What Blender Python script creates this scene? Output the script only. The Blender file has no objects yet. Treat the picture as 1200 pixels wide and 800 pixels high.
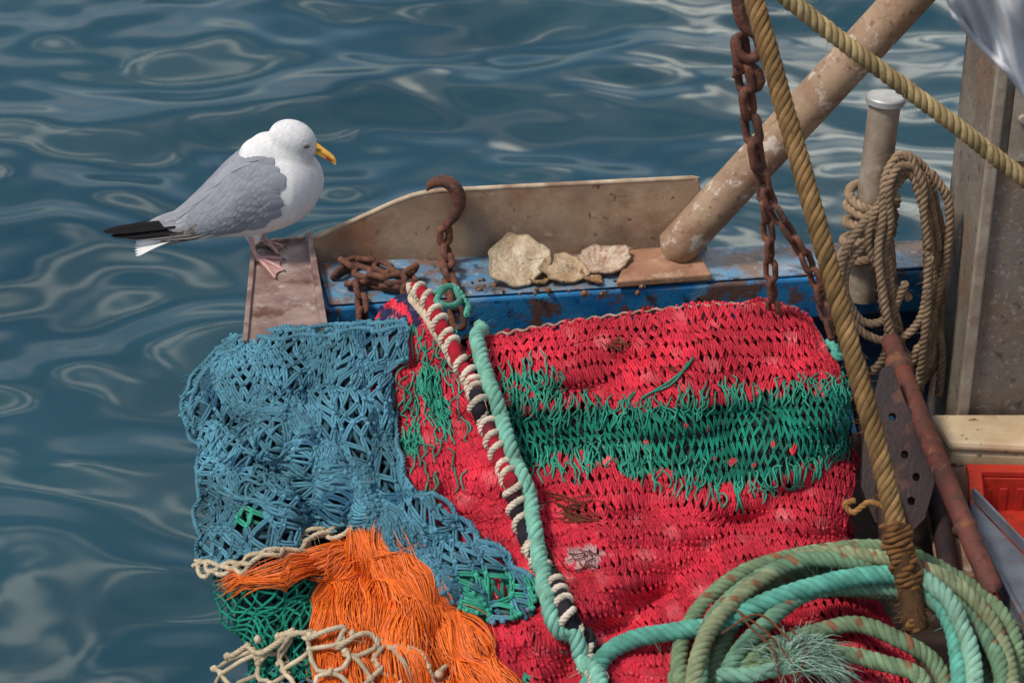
import bpy, math, random
import numpy as np
from mathutils import Vector
random.seed(4); rng=np.random.default_rng(4)
scene=bpy.context.scene
# ------------------------------------------------ camera calibration
CAM=np.array([0.,-5.2,4.0]); PITCH=math.radians(30); F=80/36*1200
fw=np.array([0,math.cos(PITCH),-math.sin(PITCH)]); up=np.array([0,math.sin(PITCH),math.cos(PITCH)]); rt=np.array([1.,0,0])
def ray(px,py):
    px=np.asarray(px,float);py=np.asarray(py,float)
    return fw+((px-600)/F)[...,None]*rt+((400-py)/F)[...,None]*up
def Wz(px,py,z):
    d=ray(px,py); t=(np.asarray(z,float)-CAM[2])/d[...,2]; return CAM+t[...,None]*d
def Wy(px,py,y):
    d=ray(px,py); t=(np.asarray(y,float)-CAM[1])/d[...,1]; return CAM+t[...,None]*d
def srgb(r,g,b):
    f=lambda c:(c/255/12.92) if c/255<=.04045 else ((c/255+.055)/1.055)**2.4
    return np.array([f(r),f(g),f(b)])
def sn(x,y,s,seed=0):
    r=np.random.default_rng(seed+100); o=0
    for k in range(6):
        a=r.uniform(0,math.tau); l=s*r.uniform(.7,1.6); p=r.uniform(0,math.tau)
        o=o+np.sin((x*math.cos(a)+y*math.sin(a))*math.tau/l+p)
    return o/3.0
# ------------------------------------------------ mesh building
class MB:
    def __init__(s): s.V=[];s.F=[];s.C=[];s.n=0
    def add(s,V,Fc,col=(1,1,1)):
        V=np.asarray(V,float).reshape(-1,3)
        c=np.asarray(col,float)
        if c.ndim==1: c=np.tile(c,(len(V),1))
        s.V.append(V); s.C.append(c.reshape(-1,3))
        for f in (Fc if isinstance(Fc,list) else [Fc]):
            s.F.append(np.asarray(f,int)+s.n)
        s.n+=len(V)
    def build(s,name,mat,parent=None,smooth=True,center=True):
        V=np.concatenate(s.V); C=np.concatenate(s.C)
        me=bpy.data.meshes.new(name)
        o0=(V.min(0)+V.max(0))/2 if center else np.zeros(3)
        me.vertices.add(len(V)); me.vertices.foreach_set('co',(V-o0).astype(np.float32).ravel())
        tot=np.concatenate([np.full(len(f),f.shape[1]) for f in s.F]); idx=np.concatenate([f.ravel() for f in s.F])
        me.loops.add(len(idx)); me.loops.foreach_set('vertex_index',idx.astype(np.int32))
        me.polygons.add(len(tot)); st=np.concatenate([[0],np.cumsum(tot)[:-1]])
        me.polygons.foreach_set('loop_start',st.astype(np.int32)); me.polygons.foreach_set('loop_total',tot.astype(np.int32))
        me.polygons.foreach_set('use_smooth',np.full(len(tot),smooth))
        me.update(calc_edges=True); me.validate()
        a=me.color_attributes.new('Col','FLOAT_COLOR','POINT')
        a.data.foreach_set('color',np.concatenate([C,np.ones((len(C),1))],1).astype(np.float32).ravel())
        me.materials.append(mat)
        ob=bpy.data.objects.new(name,me); ob.location=o0; scene.collection.objects.link(ob)
        if parent: ob.parent=parent
        return ob
def empty(name,loc=(0,0,0)):
    e=bpy.data.objects.new(name,None); scene.collection.objects.link(e); e.empty_display_size=.1; return e
def nrm(v): return v/np.maximum(np.linalg.norm(v,axis=-1,keepdims=True),1e-9)
def tubes(mb,P,N,r,sides,col,shrink=True):
    P=np.asarray(P,float); m,n,_=P.shape
    T=nrm(np.gradient(P,axis=1)); B=nrm(np.cross(T,N)); N2=np.cross(B,T)
    r=np.broadcast_to(np.asarray(r,float),(m,n)).copy()
    if shrink: r[:,0]*=.15; r[:,-1]*=.15
    a=np.arange(sides)*math.tau/sides
    V=P[:,:,None]+r[:,:,None,None]*(np.cos(a)[:,None]*B[:,:,None]+np.sin(a)[:,None]*N2[:,:,None])
    i=np.arange(m)[:,None,None];j=np.arange(n-1)[None,:,None];k=np.arange(sides)[None,None,:]
    k2=(k+1)%sides; b=i*n*sides
    Fq=np.stack(np.broadcast_arrays(b+j*sides+k,b+j*sides+k2,b+(j+1)*sides+k2,b+(j+1)*sides+k),-1).reshape(-1,4)
    c=np.asarray(col,float)
    if c.ndim==3: c=np.repeat(c[:,:,None],sides,2).reshape(-1,3)
    mb.add(V.reshape(-1,3),Fq,c)
def ptframe(P):
    T=nrm(np.gradient(P,axis=0)); N=np.zeros_like(P)
    r=np.array([0,0,1.]) if abs(T[0,2])<.9 else np.array([0,1.,0])
    n=nrm(r-np.dot(r,T[0])*T[0])
    for i in range(len(P)):
        n=n-np.dot(n,T[i])*T[i]; n=n/np.linalg.norm(n); N[i]=n
    return T,N
def cr(pts,step,closed=False):
    p=np.asarray(pts,float)
    if closed: q=np.vstack([p[-1],p,p[0],p[1]])
    else: q=np.vstack([2*p[0]-p[1],p,2*p[-1]-p[-2]])
    out=[]
    t=np.linspace(0,1,24,endpoint=False)[:,None]
    for i in range(1,len(q)-2):
        a,b,c,d=q[i-1],q[i],q[i+1],q[i+2]
        out.append(.5*((2*b)+(-a+c)*t+(2*a-5*b+4*c-d)*t*t+(-a+3*b-3*c+d)*t**3))
    out.append(q[-2][None]); out=np.vstack(out)
    L=np.concatenate([[0],np.cumsum(np.linalg.norm(np.diff(out,axis=0),axis=1))])
    n=max(3,int(round(L[-1]/step))+1); s=np.linspace(0,L[-1],n)
    return np.stack([np.interp(s,L,out[:,k]) for k in range(out.shape[1])],1)
def tube(mb,pts,r,sides=10,col=(1,1,1),step=None,raw=False,shrink=True):
    P=np.asarray(pts,float) if raw else cr(pts,step or .02)
    T,N=ptframe(P)
    r=np.interp(np.linspace(0,1,len(P)),np.linspace(0,1,len(r)),r) if np.ndim(r) else r
    tubes(mb,P[None],N[None],r,sides,col if np.ndim(col)==1 else np.asarray(col)[None],shrink)
def rope(mb,pts,r,pitch=None,col=(1,1,1),cvar=.12,strands=3,fuzz=0,raw=False,flecks=None):
    pitch=pitch or r*5.5
    P=np.asarray(pts,float) if raw else cr(pts,pitch/11)
    T,N=ptframe(P); B=np.cross(T,N)
    L=np.concatenate([[0],np.cumsum(np.linalg.norm(np.diff(P,axis=0),axis=1))])
    w=L/pitch*math.tau
    q,sr={3:(.52,.56),4:(.60,.48),6:(.70,.40)}[strands]
    for k in range(strands):
        a=(w+k*math.tau/strands+.25*sn(L*100,L*0,17,int(r*1e4)+60))[:,None]
        O=np.cos(a)*N+np.sin(a)*B
        Q=P+O*r*(q+.04*sn(L*100,L*0,6,k+70))[:,None]
        c=np.tile(np.asarray(col,float),(len(P),1))*(1+cvar*sn(L*100,L*0,9,int(r*1e4)+k)+.5*cvar*sn(L*100,L*0,30,int(r*1e4)+40)+rng.uniform(-cvar,cvar)*.5)[:,None]
        if flecks is not None:
            m=(sn(L*100,L*30,7,k+3)>.95)[:,None]; c=np.where(m,flecks,c)
        tubes(mb,Q[None],O[None],(r*sr*(1+.06*sn(L*100,L*0,5,k+80)))[None],8,np.clip(c,0,1)[None])
    if strands>3: tubes(mb,P[None],N[None],r*.6,8,np.asarray(col)*.4)
    if fuzz:
        hairs(mb,P,r,int(L[-1]*fuzz),col)
def hairs(mb,P,r,n,col,ln=(.01,.035),rad=.0006):
    i=rng.integers(0,len(P),n); d=nrm(rng.normal(size=(n,3)))
    b=P[i]+d*r*.7; l=rng.uniform(*ln,(n,1)); e=nrm(d+rng.normal(size=(n,3))*.7)
    t=np.linspace(0,1,5)[None,:,None]
    Q=b[:,None]+d[:,None]*l[:,None]*t*.6+e[:,None]*l[:,None]*t*t*.6-np.array([0,0,1])*l[:,None]*t*t*.3
    N=np.broadcast_to(np.array([.3,.5,.8]),Q.shape)
    tubes(mb,Q,N,rad,3,np.clip(np.asarray(col)*rng.uniform(.7,1.3),0,1))
def blob(mb,C,rx,axes=None,col=(1,1,1)):
    C=np.asarray(C).reshape(-1,3); n=len(C)
    th=np.linspace(.35,math.pi-.35,4); ph=np.arange(6)*math.tau/6
    S=np.array([[math.sin(t)*math.cos(p),math.sin(t)*math.sin(p),math.cos(t)] for t in th for p in ph])
    r=np.broadcast_to(np.asarray(rx,float),(n,))[:,None,None]
    V=C[:,None]+S[None]*r*rng.uniform(.75,1.2,(n,1,3))
    f=[]
    for a in range(3):
        for p in range(6): f.append([a*6+p,(a+1)*6+p,(a+1)*6+(p+1)%6,a*6+(p+1)%6])
    f=np.array(f); c6=[np.array([[0,1,2,3,4,5]]),np.array([[23,22,21,20,19,18]])]
    Fq=(f[None]+np.arange(n)[:,None,None]*24).reshape(-1,4)
    F6=np.concatenate([(x+np.arange(n)[:,None]*24) for x in c6])
    c=np.asarray(col,float)
    if c.ndim==2: c=np.repeat(c,24,0)
    mb.add(V.reshape(-1,3),[Fq,F6],c)
def grid(mb,P,col=(1,1,1),flip=False):
    m,n,_=P.shape; i=np.arange(m-1)[:,None];j=np.arange(n-1)[None]
    q=np.stack([i*n+j,i*n+j+1,(i+1)*n+j+1,(i+1)*n+j],-1).reshape(-1,4)
    if flip:q=q[:,::-1]
    c=np.asarray(col,float)
    mb.add(P.reshape(-1,3),q,c.reshape(-1,3) if c.ndim==3 else c)
def prism(mb,poly,vec,col=(1,1,1)):
    p=np.asarray(poly,float); n=len(p); V=np.vstack([p,p+np.asarray(vec)])
    q=np.array([[i,(i+1)%n,n+(i+1)%n,n+i] for i in range(n)])
    mb.add(V,[q,np.arange(n)[None,::-1],(np.arange(n)+n)[None]],col)
def bevel(ob,w=.004,seg=2):
    m=ob.modifiers.new('b','BEVEL'); m.width=w; m.segments=seg; m.limit_method='ANGLE'; m.angle_limit=.6
    return ob
# ------------------------------------------------ materials
def M(name,c1=(1,1,1),c2=None,scale=20,rough=.7,metal=0,bump=.3,bscale=60,attr=False,over=(),spec=.5,bdist=.004,zover=None):
    m=bpy.data.materials.new(name); m.use_nodes=True; nt=m.node_tree; N=nt.nodes; L=nt.links
    b=N['Principled BSDF']; b.inputs['Roughness'].default_value=rough; b.inputs['Metallic'].default_value=metal
    b.inputs['Specular IOR Level'].default_value=spec
    tc=N.new('ShaderNodeTexCoord')
    def noise(s,off,det=7,r=.6):
        mp=N.new('ShaderNodeMapping'); mp.inputs['Location'].default_value=(off,off*1.7,off*.6); L.new(tc.outputs['Object'],mp.inputs[0])
        n=N.new('ShaderNodeTexNoise'); n.inputs['Scale'].default_value=s; n.inputs['Detail'].default_value=det; n.inputs['Roughness'].default_value=r
        L.new(mp.outputs[0],n.inputs['Vector']); return n.outputs['Fac']
    def mix(f,a,bb,bt='MIX'):
        x=N.new('ShaderNodeMix'); x.data_type='RGBA'; x.blend_type=bt
        for s,v in ((x.inputs[0],f),(x.inputs[6],a),(x.inputs[7],bb)):
            if isinstance(v,bpy.types.NodeSocket): L.new(v,s)
            elif np.ndim(v): s.default_value=(*[float(q) for q in v],1)
            else: s.default_value=v
        return x.outputs[2]
    def mr(v,lo,hi):
        x=N.new('ShaderNodeMapRange'); x.inputs[1].default_value=lo;x.inputs[2].default_value=hi; L.new(v,x.inputs[0]); return x.outputs[0]
    c2=c1 if c2 is None else c2
    col=mix(mr(noise(scale,1),.35,.65),c1,c2)
    if attr:
        at=N.new('ShaderNodeAttribute'); at.attribute_name='Col'
        col=mix(1.0,at.outputs['Color'],col,'MULTIPLY')
    for k,o in enumerate(over):
        f=mr(noise(o[1],5+k*3.3,9,.65),o[2],o[3])
        if len(o)>4:
            mm=N.new('ShaderNodeMath'); mm.operation='MULTIPLY'; L.new(f,mm.inputs[0]); mm.inputs[1].default_value=o[4]; f=mm.outputs[0]
        col=mix(f,col,o[0])
    if zover:
        sp=N.new('ShaderNodeSeparateXYZ'); L.new(tc.outputs['Object'],sp.inputs[0])
        ad=N.new('ShaderNodeMath'); ad.operation='ADD'; L.new(sp.outputs[2],ad.inputs[0])
        mu=N.new('ShaderNodeMath'); mu.operation='MULTIPLY'; L.new(noise(14,9),mu.inputs[0]); mu.inputs[1].default_value=zover[3]; L.new(mu.outputs[0],ad.inputs[1])
        col=mix(mr(ad.outputs[0],zover[2],zover[1]),col,zover[0])
    L.new(col,b.inputs['Base Color'])
    if bump:
        bp=N.new('ShaderNodeBump'); bp.inputs['Strength'].default_value=bump; bp.inputs['Distance'].default_value=bdist
        L.new(noise(bscale,2,8,.7),bp.inputs['Height']); L.new(bp.outputs[0],b.inputs['Normal'])
    return m
rustA=srgb(120,74,55); rustB=srgb(72,48,42); rustO=srgb(160,92,55)
mRope=M('rope_fibre',(1,1,1),(.66,.64,.6),scale=30,rough=.9,bump=.7,bscale=350,attr=True,spec=.2,bdist=.002,over=((srgb(85,72,58),22,.58,.74,.5),))
mNet=M('net_twine',(1,1,1),(.68,.66,.66),scale=9,rough=.85,bump=.6,bscale=300,attr=True,spec=.25,bdist=.002,over=((srgb(70,62,54),11,.60,.76,.45),(srgb(190,172,166),34,.62,.74,.4)))
mRust=M('rusty_iron',rustA,rustB,scale=35,rough=.85,bump=.8,bscale=120,over=((rustO,22,.56,.68,.6),(srgb(150,125,115),40,.6,.7,.6)))
mBlue=M('chipped_blue_paint',srgb(25,104,164),srgb(48,132,182),scale=9,rough=.45,bump=.5,bscale=50,
    over=((srgb(125,148,160),7,.56,.66,.7),(srgb(104,74,58),12,.53,.59,.95),(srgb(44,42,44),25,.58,.64,.9)))
mBlueTop=M('worn_rail_top',srgb(126,146,160),srgb(66,134,178),scale=5,rough=.4,bump=.6,bscale=60,
    over=((srgb(124,94,76),6,.47,.57,.95),(srgb(50,48,50),13,.55,.63,.9),(srgb(175,180,184),30,.58,.66,.8)))
mPlate=M('stained_beige_plate',srgb(176,150,122),srgb(142,116,96),scale=4,rough=.75,bump=.4,bscale=45,
    over=((srgb(112,86,70),5,.47,.66,.8),(srgb(74,48,37),30,.61,.67,.85),(srgb(204,186,160),15,.6,.7,.5),(srgb(132,82,52),2.6,.55,.66,.65)))
mBox=M('weathered_mauve_steel',srgb(158,135,126),srgb(118,90,84),scale=12,rough=.5,bump=.5,bscale=60,
    over=((srgb(190,176,170),20,.56,.66,.7),(srgb(92,55,42),9,.55,.62,.8)))
mPipe=M('painted_pipe',srgb(172,146,118),srgb(142,114,92),scale=6,rough=.65,bump=.6,bscale=60,
    over=((srgb(128,92,68),7,.48,.66,.8),(srgb(110,72,52),40,.58,.65,.8),(srgb(205,194,182),20,.57,.64,.75)),zover=(srgb(150,98,66),-.52,-.2,.3))
mLip=M('lip_cream',srgb(205,186,160),srgb(140,112,88),scale=12,rough=.7,bump=.4)
mPost=M('galvanised_post',srgb(172,160,145),srgb(132,116,100),scale=7,rough=.65,metal=.1,bump=.5,bscale=70,
    over=((srgb(125,92,70),10,.54,.66,.75),(srgb(190,185,178),25,.58,.68,.6)))
mCap=M('zinc_cap',srgb(190,192,195),srgb(150,150,150),scale=14,rough=.5,metal=.3,bump=.3)
mBeam=M('weathered_beam',srgb(134,124,112),srgb(104,95,86),scale=3,rough=.75,bump=.7,bscale=80,
    over=((srgb(124,92,68),4,.5,.68,.75),(srgb(165,158,148),60,.57,.64,.6),(srgb(64,55,48),26,.57,.66,.85),(srgb(88,70,56),2.2,.52,.66,.6)))
mDark=M('dark_wet_deck',srgb(50,42,40),srgb(78,62,54),scale=8,rough=.45,bump=.6,bscale=40,over=((srgb(112,88,74),20,.6,.7,.6),))
mHull=M('hull_paint',srgb(25,75,115),srgb(30,60,85),scale=5,rough=.5,bump=.4,bscale=30,over=((rustA,9,.6,.66,.8),))
mWood=M('cream_grp',srgb(220,198,164),srgb(192,162,124),scale=6,rough=.6,bump=.3,bscale=60,over=((srgb(70,50,38),30,.61,.67,.9),(srgb(140,105,75),7,.54,.68,.7)))
mOrange=M('red_orange_plastic',srgb(200,56,36),srgb(160,42,32),scale=9,rough=.5,bump=.3,bscale=50,over=((srgb(100,55,45),18,.54,.68,.75),))
mChan=M('grey_channel',srgb(120,128,140),srgb(95,100,110),scale=9,rough=.5,metal=.3,bump=.4,bscale=60,over=((rustA,14,.54,.66,.8),(srgb(60,55,55),5,.55,.7,.6)))
mRedBar=M('rusty_red_bar',srgb(112,56,42),srgb(78,48,40),scale=16,rough=.75,bump=.7,bscale=90,over=((srgb(150,98,76),20,.58,.66,.7),(srgb(55,38,34),30,.54,.66,.85)))
mBracket=M('dark_bracket',srgb(58,36,34),srgb(38,28,30),scale=20,rough=.6,bump=.8,bscale=80,over=((srgb(95,58,44),14,.57,.66,.8),))
mTarp=M('white_tarpaulin',srgb(205,205,208),srgb(180,182,188),scale=5,rough=.6,bump=.4,bscale=20)
mShell=M('oyster_shell',(1,1,1),(.74,.68,.60),scale=22,rough=.65,bump=1,bscale=90,attr=True,bdist=.007,over=((srgb(128,90,62),16,.57,.7,.75),(srgb(232,220,202),30,.54,.66,.6)))
mFeather=M('feathers',(1,1,1),(.9,.9,.91),scale=40,rough=.9,bump=.35,bscale=180,attr=True,spec=.15,bdist=.002)
mSkin=M('gull_leg_skin',(1,1,1),(.8,.75,.75),scale=60,rough=.55,bump=.3,bscale=300,attr=True,bdist=.001)
mCore=M('packed_netting',(1,1,1),(.4,.4,.4),scale=40,rough=.9,bump=1,bscale=90,attr=True,bdist=.01)

# ------------------------------------------------ water
def water():
    n=560; s=np.linspace(-1,1,n)
    gx=7.5*s+400*np.sign(s)*np.abs(s)**9; gy=3.5+7.5*s+400*np.sign(s)*np.abs(s)**9
    X,Y=np.meshgrid(gx,gy,indexing='ij'); Z=np.zeros_like(X); r=np.random.default_rng(23)
    for k in range(50):
        lam=.24*(1.8/.24)**r.uniform(0,1); a=r.normal(1.45,.5); ph=r.uniform(0,math.tau)
        A=lam*.0050*(1.15 if lam>.6 else .8)
        q=(X*math.cos(a)+Y*math.sin(a))*math.tau/lam+ph+.6*np.sin(X*.8+Y*.6+k)
        Z+=A*np.sin(q)
    Z*=np.exp(-(np.hypot(X,Y-3)/14)**4)
    mb=MB(); grid(mb,np.stack([X,Y,Z],-1),flip=True)
    m=bpy.data.materials.new('sea_water'); m.use_nodes=True; nt=m.node_tree; N=nt.nodes;L=nt.links
    b=N['Principled BSDF']; b.inputs['Roughness'].default_value=.11; b.inputs['IOR'].default_value=1.35
    tc=N.new('ShaderNodeTexCoord')
    no=N.new('ShaderNodeTexNoise'); no.inputs['Scale'].default_value=.6; L.new(tc.outputs['Object'],no.inputs[0])
    rp=N.new('ShaderNodeValToRGB'); rp.color_ramp.elements[0].position=.35; rp.color_ramp.elements[1].position=.65
    rp.color_ramp.elements[0].color=(.010,.044,.066,1); rp.color_ramp.elements[1].color=(.018,.062,.086,1)
    L.new(no.outputs['Fac'],rp.inputs[0]); L.new(rp.outputs[0],b.inputs['Base Color'])
    n2=N.new('ShaderNodeTexNoise'); n2.inputs['Scale'].default_value=3.; n2.inputs['Detail'].default_value=1; L.new(tc.outputs['Object'],n2.inputs[0])
    bp=N.new('ShaderNodeBump'); bp.inputs['Strength'].default_value=.3; bp.inputs['Distance'].default_value=.03
    L.new(n2.outputs['Fac'],bp.inputs['Height']); L.new(bp.outputs[0],b.inputs['Normal'])
    mb.build('water',m,center=False)
water()

# ------------------------------------------------ boat
boat=empty('fishing_boat')
def part(name,mat,fn,bev=None,parent=boat,smooth=False):
    mb=MB(); fn(mb); o=mb.build(name,mat,parent,smooth)
    if bev: bevel(o,bev)
    return o
RZ=.97
bl,br_,fl,fr=[Wz(*p,RZ) for p in ((366,306),(1290,276),(380,362),(1290,305))]
D=lambda p,z:np.array([p[0],p[1],z])
part('gunwale_rail',mBlue,lambda mb:prism(mb,[fl,fr,br_,bl],(0,0,-.13)),.008)
part('gunwale_top',mBlueTop,lambda mb:prism(mb,[p+np.array([0,0,.004]) for p in (fl+[.012,.01,0],fr+[0,.01,0],br_-[0,.01,0],bl+[.012,-.01,0])],(0,0,.006)),.003)
part('hull',mHull,lambda mb:prism(mb,[(-.63,.06,.5),(-.48,-.9,.5),(-.42,-2.2,.5),(2.6,-2.2,.5),(2.6,.62,.5),(-.52,.42,.5)],(0,0,-1.0)),.01)
part('deck',mDark,lambda mb:prism(mb,[(-.45,.1,.504),(-.40,-.8,.504),(-.36,-2.1,.504),(2.5,-2.1,.504),(2.5,.3,.504),(-.45,.3,.504)],(0,0,.02)))
part('bulwark',mHull,lambda mb:prism(mb,[D(fl+[.03,.06,0],RZ-.132),D(fr+[0,.06,0],RZ-.132),D(br_-[0,.05,0],RZ-.132),D(bl+[.03,-.05,0],RZ-.132)],(0,0,-.7)))
bxT=[Wz(*p,1.0) for p in ((297,288),(364,281),(383,394),(286,402))]
part('corner_box',mBox,lambda mb:prism(mb,bxT,(0,0,-.42)),.008)
def cflange(mb):
    a,b,c,d=bxT
    prism(mb,[b+[-.012,0,.001],b+[.006,0,.001],c+[.006,-.004,.001],c+[-.012,-.004,.001]],(0,0,.026))
    prism(mb,[a+[-.004,.004,.001],b+[-.014,.004,.001],b+[-.014,-.012,.001],a+[-.004,-.012,.001]],(0,0,.014))
    prism(mb,[a+[-.004,-.014,.001],a+[.010,-.014,.001],d+[.010,0,.001],d+[-.004,0,.001]],(0,0,.010))
part('corner_flange',mBox,cflange,.003)
pbL=Wz(369,311,RZ); pbR=Wz(829,296,RZ)
def yat(px): return np.interp(px,[369,829],[pbL[1],pbR[1]])
def plate(mb):
    top=[(366,281),(420,258),(470,236),(503,227),(560,223),(640,219),(740,214),(818,210),(822,225),(829,292)]
    bot=[(829,300),(369,314)]
    prism(mb,[Wy(p[0],p[1],yat(p[0])) for p in top+bot][::-1],(0,.012,0))
part('back_plate',mPlate,plate,.003)
def plate_lip(mb):
    t=[(366,279),(420,256),(470,234),(503,225),(560,221),(640,217),(740,212),(820,208)]
    P=cr([Wy(a,b,yat(a)+.006) for a,b in t],.02); tube(mb,P,.0075,8,raw=True)
part('plate_lip',mLip,plate_lip,smooth=True)
by=Wz(785,312,RZ)
def stay(mb):
    tube(mb,[Wy(778,306,by[1]),Wy(870,207,by[1]),Wy(965,105,by[1]),Wy(1110,-52,by[1])],.058,28,step=.05)
def base(mb):
    prism(mb,[Wz(*p,RZ+.012) for p in ((722,338),(834,329),(812,294),(738,300))],(0,0,.022))
e=empty('pipe_stay'); part('pipe',mPipe,stay,None,e,True); part('base_plate',M('rusty_flange',srgb(172,130,104),srgb(140,98,75),scale=15,rough=.8,bump=.6,over=((srgb(190,168,148),20,.57,.66,.6),(srgb(110,70,50),9,.53,.64,.75))),base,.005,e)
mp0=Wz(1010,330,RZ); mpT=Wy(1037,121,mp0[1]+.02)
e=empty('mooring_post')
part('post',mPost,lambda mb:tube(mb,[mp0-[0,0,.05],(mp0+mpT)/2,mpT],.043,26,step=.03,shrink=False),None,e,True)
def mcap(mb):
    d=nrm(mpT-mp0); P=[mpT+d*k for k in (-.0005,0,.003,.018,.022,.0222)]
    T=np.tile(d,(6,1)); N=np.tile(nrm(np.cross(d,[0,1.,0])),(6,1)); B=np.cross(T,N)
    a=np.linspace(0,math.tau,29); R=np.array([.01,.050,.053,.053,.049,.001])
    grid(mb,np.array(P)[:,None]+R[:,None,None]*(np.cos(a)[None,:,None]*N[:,None]+np.sin(a)[None,:,None]*B[:,None]))
o=part('cap',mCap,mcap,None,e,False)
bmL=Wy(1126,470,.06); X0=bmL[0]
e=empty('steel_mast_post')
part('beam',mBeam,lambda mb:prism(mb,[(X0,.06,.5),(X0+.8,.06,.5),(X0+.8,.5,.5),(X0+.0,.5,.5)],(0,0,2.2)),.012,e)
part('edge_strip',mPost,lambda mb:prism(mb,[(X0-.010,.040,.5),(X0+.022,.040,.5),(X0+.022,.058,.5),(X0-.010,.058,.5)],(0,0,2.2)),.006,e)
def bolts(mb):
    for z in (1.62,1.86,2.06): 
        c=np.array([X0+.07,.046,z]); tube(mb,[c+[0,.01,0],c-[0,.004,0],c-[0,.014,0],c-[0,.0145,0]],[.013,.013,.010,.001],10,raw=True)
    prism(mb,[(X0+.045,.046,1.50),(X0+.10,.046,1.50),(X0+.10,.046,2.4),(X0+.045,.046,2.4)],(0,.010,0))
part('bolted_strap',mPost,bolts,None,e,False)
# right clutter
e=empty('cream_bin')
def cbin(mb):
    a,b,c,d=[Wz(*p,.76) for p in ((1112,518),(1290,526),(1290,484),(1090,484))]
    prism(mb,[a,b,c,d],(0,0,-.03))
    prism(mb,[a+[.01,.006,-.031],b+[0,.006,-.031],c+[0,-.006,-.031],d+[.01,-.006,-.031]],(0,0,-.2))
part('bin_body',mWood,cbin,.012,e)
e=empty('fish_box')
def fbox(mb):
    A,B,Cc,Dd=[Wz(*p,.70) for p in ((1150,668),(1350,668),(1350,560),(1138,556))]
    H=.14; t=.014
    prism(mb,[A,B,B+[0,t,0],A+[0,t,0]],(0,0,-H)); prism(mb,[Dd-[0,t,0],Cc-[0,t,0],Cc,Dd],(0,0,-H))
    prism(mb,[A+[0,t+.001,0],A+[t,t+.001,0],Dd+[t,-t-.001,0],Dd+[0,-t-.001,0]],(0,0,-H))
    prism(mb,[B+[-t,t+.001,0],B+[0,t+.001,0],Cc+[0,-t-.001,0],Cc+[-t,-t-.001,0]],(0,0,-H))
    prism(mb,[A+[.002,.003,-H+.01],B+[-.002,.003,-H+.01],Cc+[-.002,-.003,-H+.01],Dd+[.002,-.003,-H+.01]],(0,0,.03))
    for p,q in ((A,B),(Dd,Cc)):
        prism(mb,[p+[-.012,-.012,.002],q+[.012,-.012,.002],q+[.012,.024,.002],p+[-.012,.024,.002]],(0,0,.018))
    prism(mb,[A+[-.012,.025,.002],A+[.024,.025,.002],Dd+[.024,-.013,.002],Dd+[-.012,-.013,.002]],(0,0,.018))
    for k in range(7):
        c=Dd+[.03+.045*k,-t-.002,-.03]; prism(mb,[c,c+[.022,0,0],c+[.022,0,-.085],c+[0,0,-.085]],(0,-.006,0))
part('box_shell',mOrange,fbox,.004,e)
e=empty('steel_channel')
def chan(mb):
    z=.735
    P=[Wz(*p,z) for p in ((1137,584),(1260,712),(1260,850),(1176,700),(1140,625))]
    prism(mb,P,(0,0,-.02))
    a,b=P[0],P[1]; n_=np.array([.012,-.012,0]); prism(mb,[a+[0,0,.001],a+n_+[0,0,.001],b+n_+[0,0,.001],b+[0,0,.001]],(0,0,.035))
    a,b=P[4],P[3]; c=P[2]; n_=np.array([-.012,.004,0])*-1; prism(mb,[a+[0,0,.001],b+[0,0,.001],c+[0,0,.001],c+n_+[0,0,.001],b+n_+[0,0,.001],a+n_+[0,0,.001]],(0,0,.03))
part('channel',mChan,chan,.003,e)
e=empty('rusty_bar')
part('bar',mRedBar,lambda mb:tube(mb,[Wz(1042,395,.93),Wz(1075,480,.9),Wz(1118,585,.86),Wz(1165,695,.80)],.026,18),None,e,True)
part('collar',mRust,lambda mb:[tube(mb,[Wz(1050,420,.92),Wz(1058,440,.915)],.036,18),tube(mb,[Wz(1128,612,.85),Wz(1134,626,.845)],.033,18)],None,e,True)
def bracket():
    cu=bpy.data.curves.new('bracket','CURVE'); cu.dimensions='2D'; cu.fill_mode='BOTH'; cu.extrude=.011; cu.bevel_depth=.003
    def sp(pts):
        s=cu.splines.new('POLY'); s.points.add(len(pts)-1); s.use_cyclic_u=True
        for i,p in enumerate(pts): s.points[i].co=(p[0],p[1],0,1)
    sp([(-.04,.24),(-.02,.25),(.03,.17),(.09,.10),(.15,.03),(.14,-.12),(.11,-.17),(.02,-.16),(-.03,-.08),(-.05,.05)])
    for c in ((.06,.03),(.10,-.02),(.10,-.085),(.06,-.12),(.02,-.06),(.01,.12)):
        sp([(c[0]+.013*math.cos(a),c[1]+.013*math.sin(a)) for a in np.linspace(0,math.tau,14,endpoint=False)])
    o=bpy.data.objects.new('tmp',cu); scene.collection.objects.link(o)
    dg=bpy.context.evaluated_depsgraph_get(); me=bpy.data.meshes.new_from_object(o.evaluated_get(dg)); bpy.data.objects.remove(o)
    me.materials.clear(); me.materials.append(mBracket)
    e=empty('drilled_bracket'); ob=bpy.data.objects.new('drilled_plate',me); scene.collection.objects.link(ob); ob.parent=e
    ob.location=Wz(1030,540,.82); ob.rotation_euler=(math.radians(42),math.radians(12),math.radians(-8))
    mb=MB(); tube(mb,[Wz(1008,430,.88),Wz(1014,490,.84),Wz(1035,560,.78),Wz(1045,640,.74)],.03,14); tube(mb,[Wz(1088,520,.68),Wz(1100,590,.66),Wz(1115,680,.64)],.028,14); mb.build('curved_arm',mBracket,e)
    mb=MB(); prism(mb,[Wz(*p,.62) for p in ((1075,560),(1112,560),(1150,680),(1100,680))],(0,0,.015)); o=mb.build('rusty_step',mPipe,e,False); bevel(o,.004)
bracket()
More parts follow.
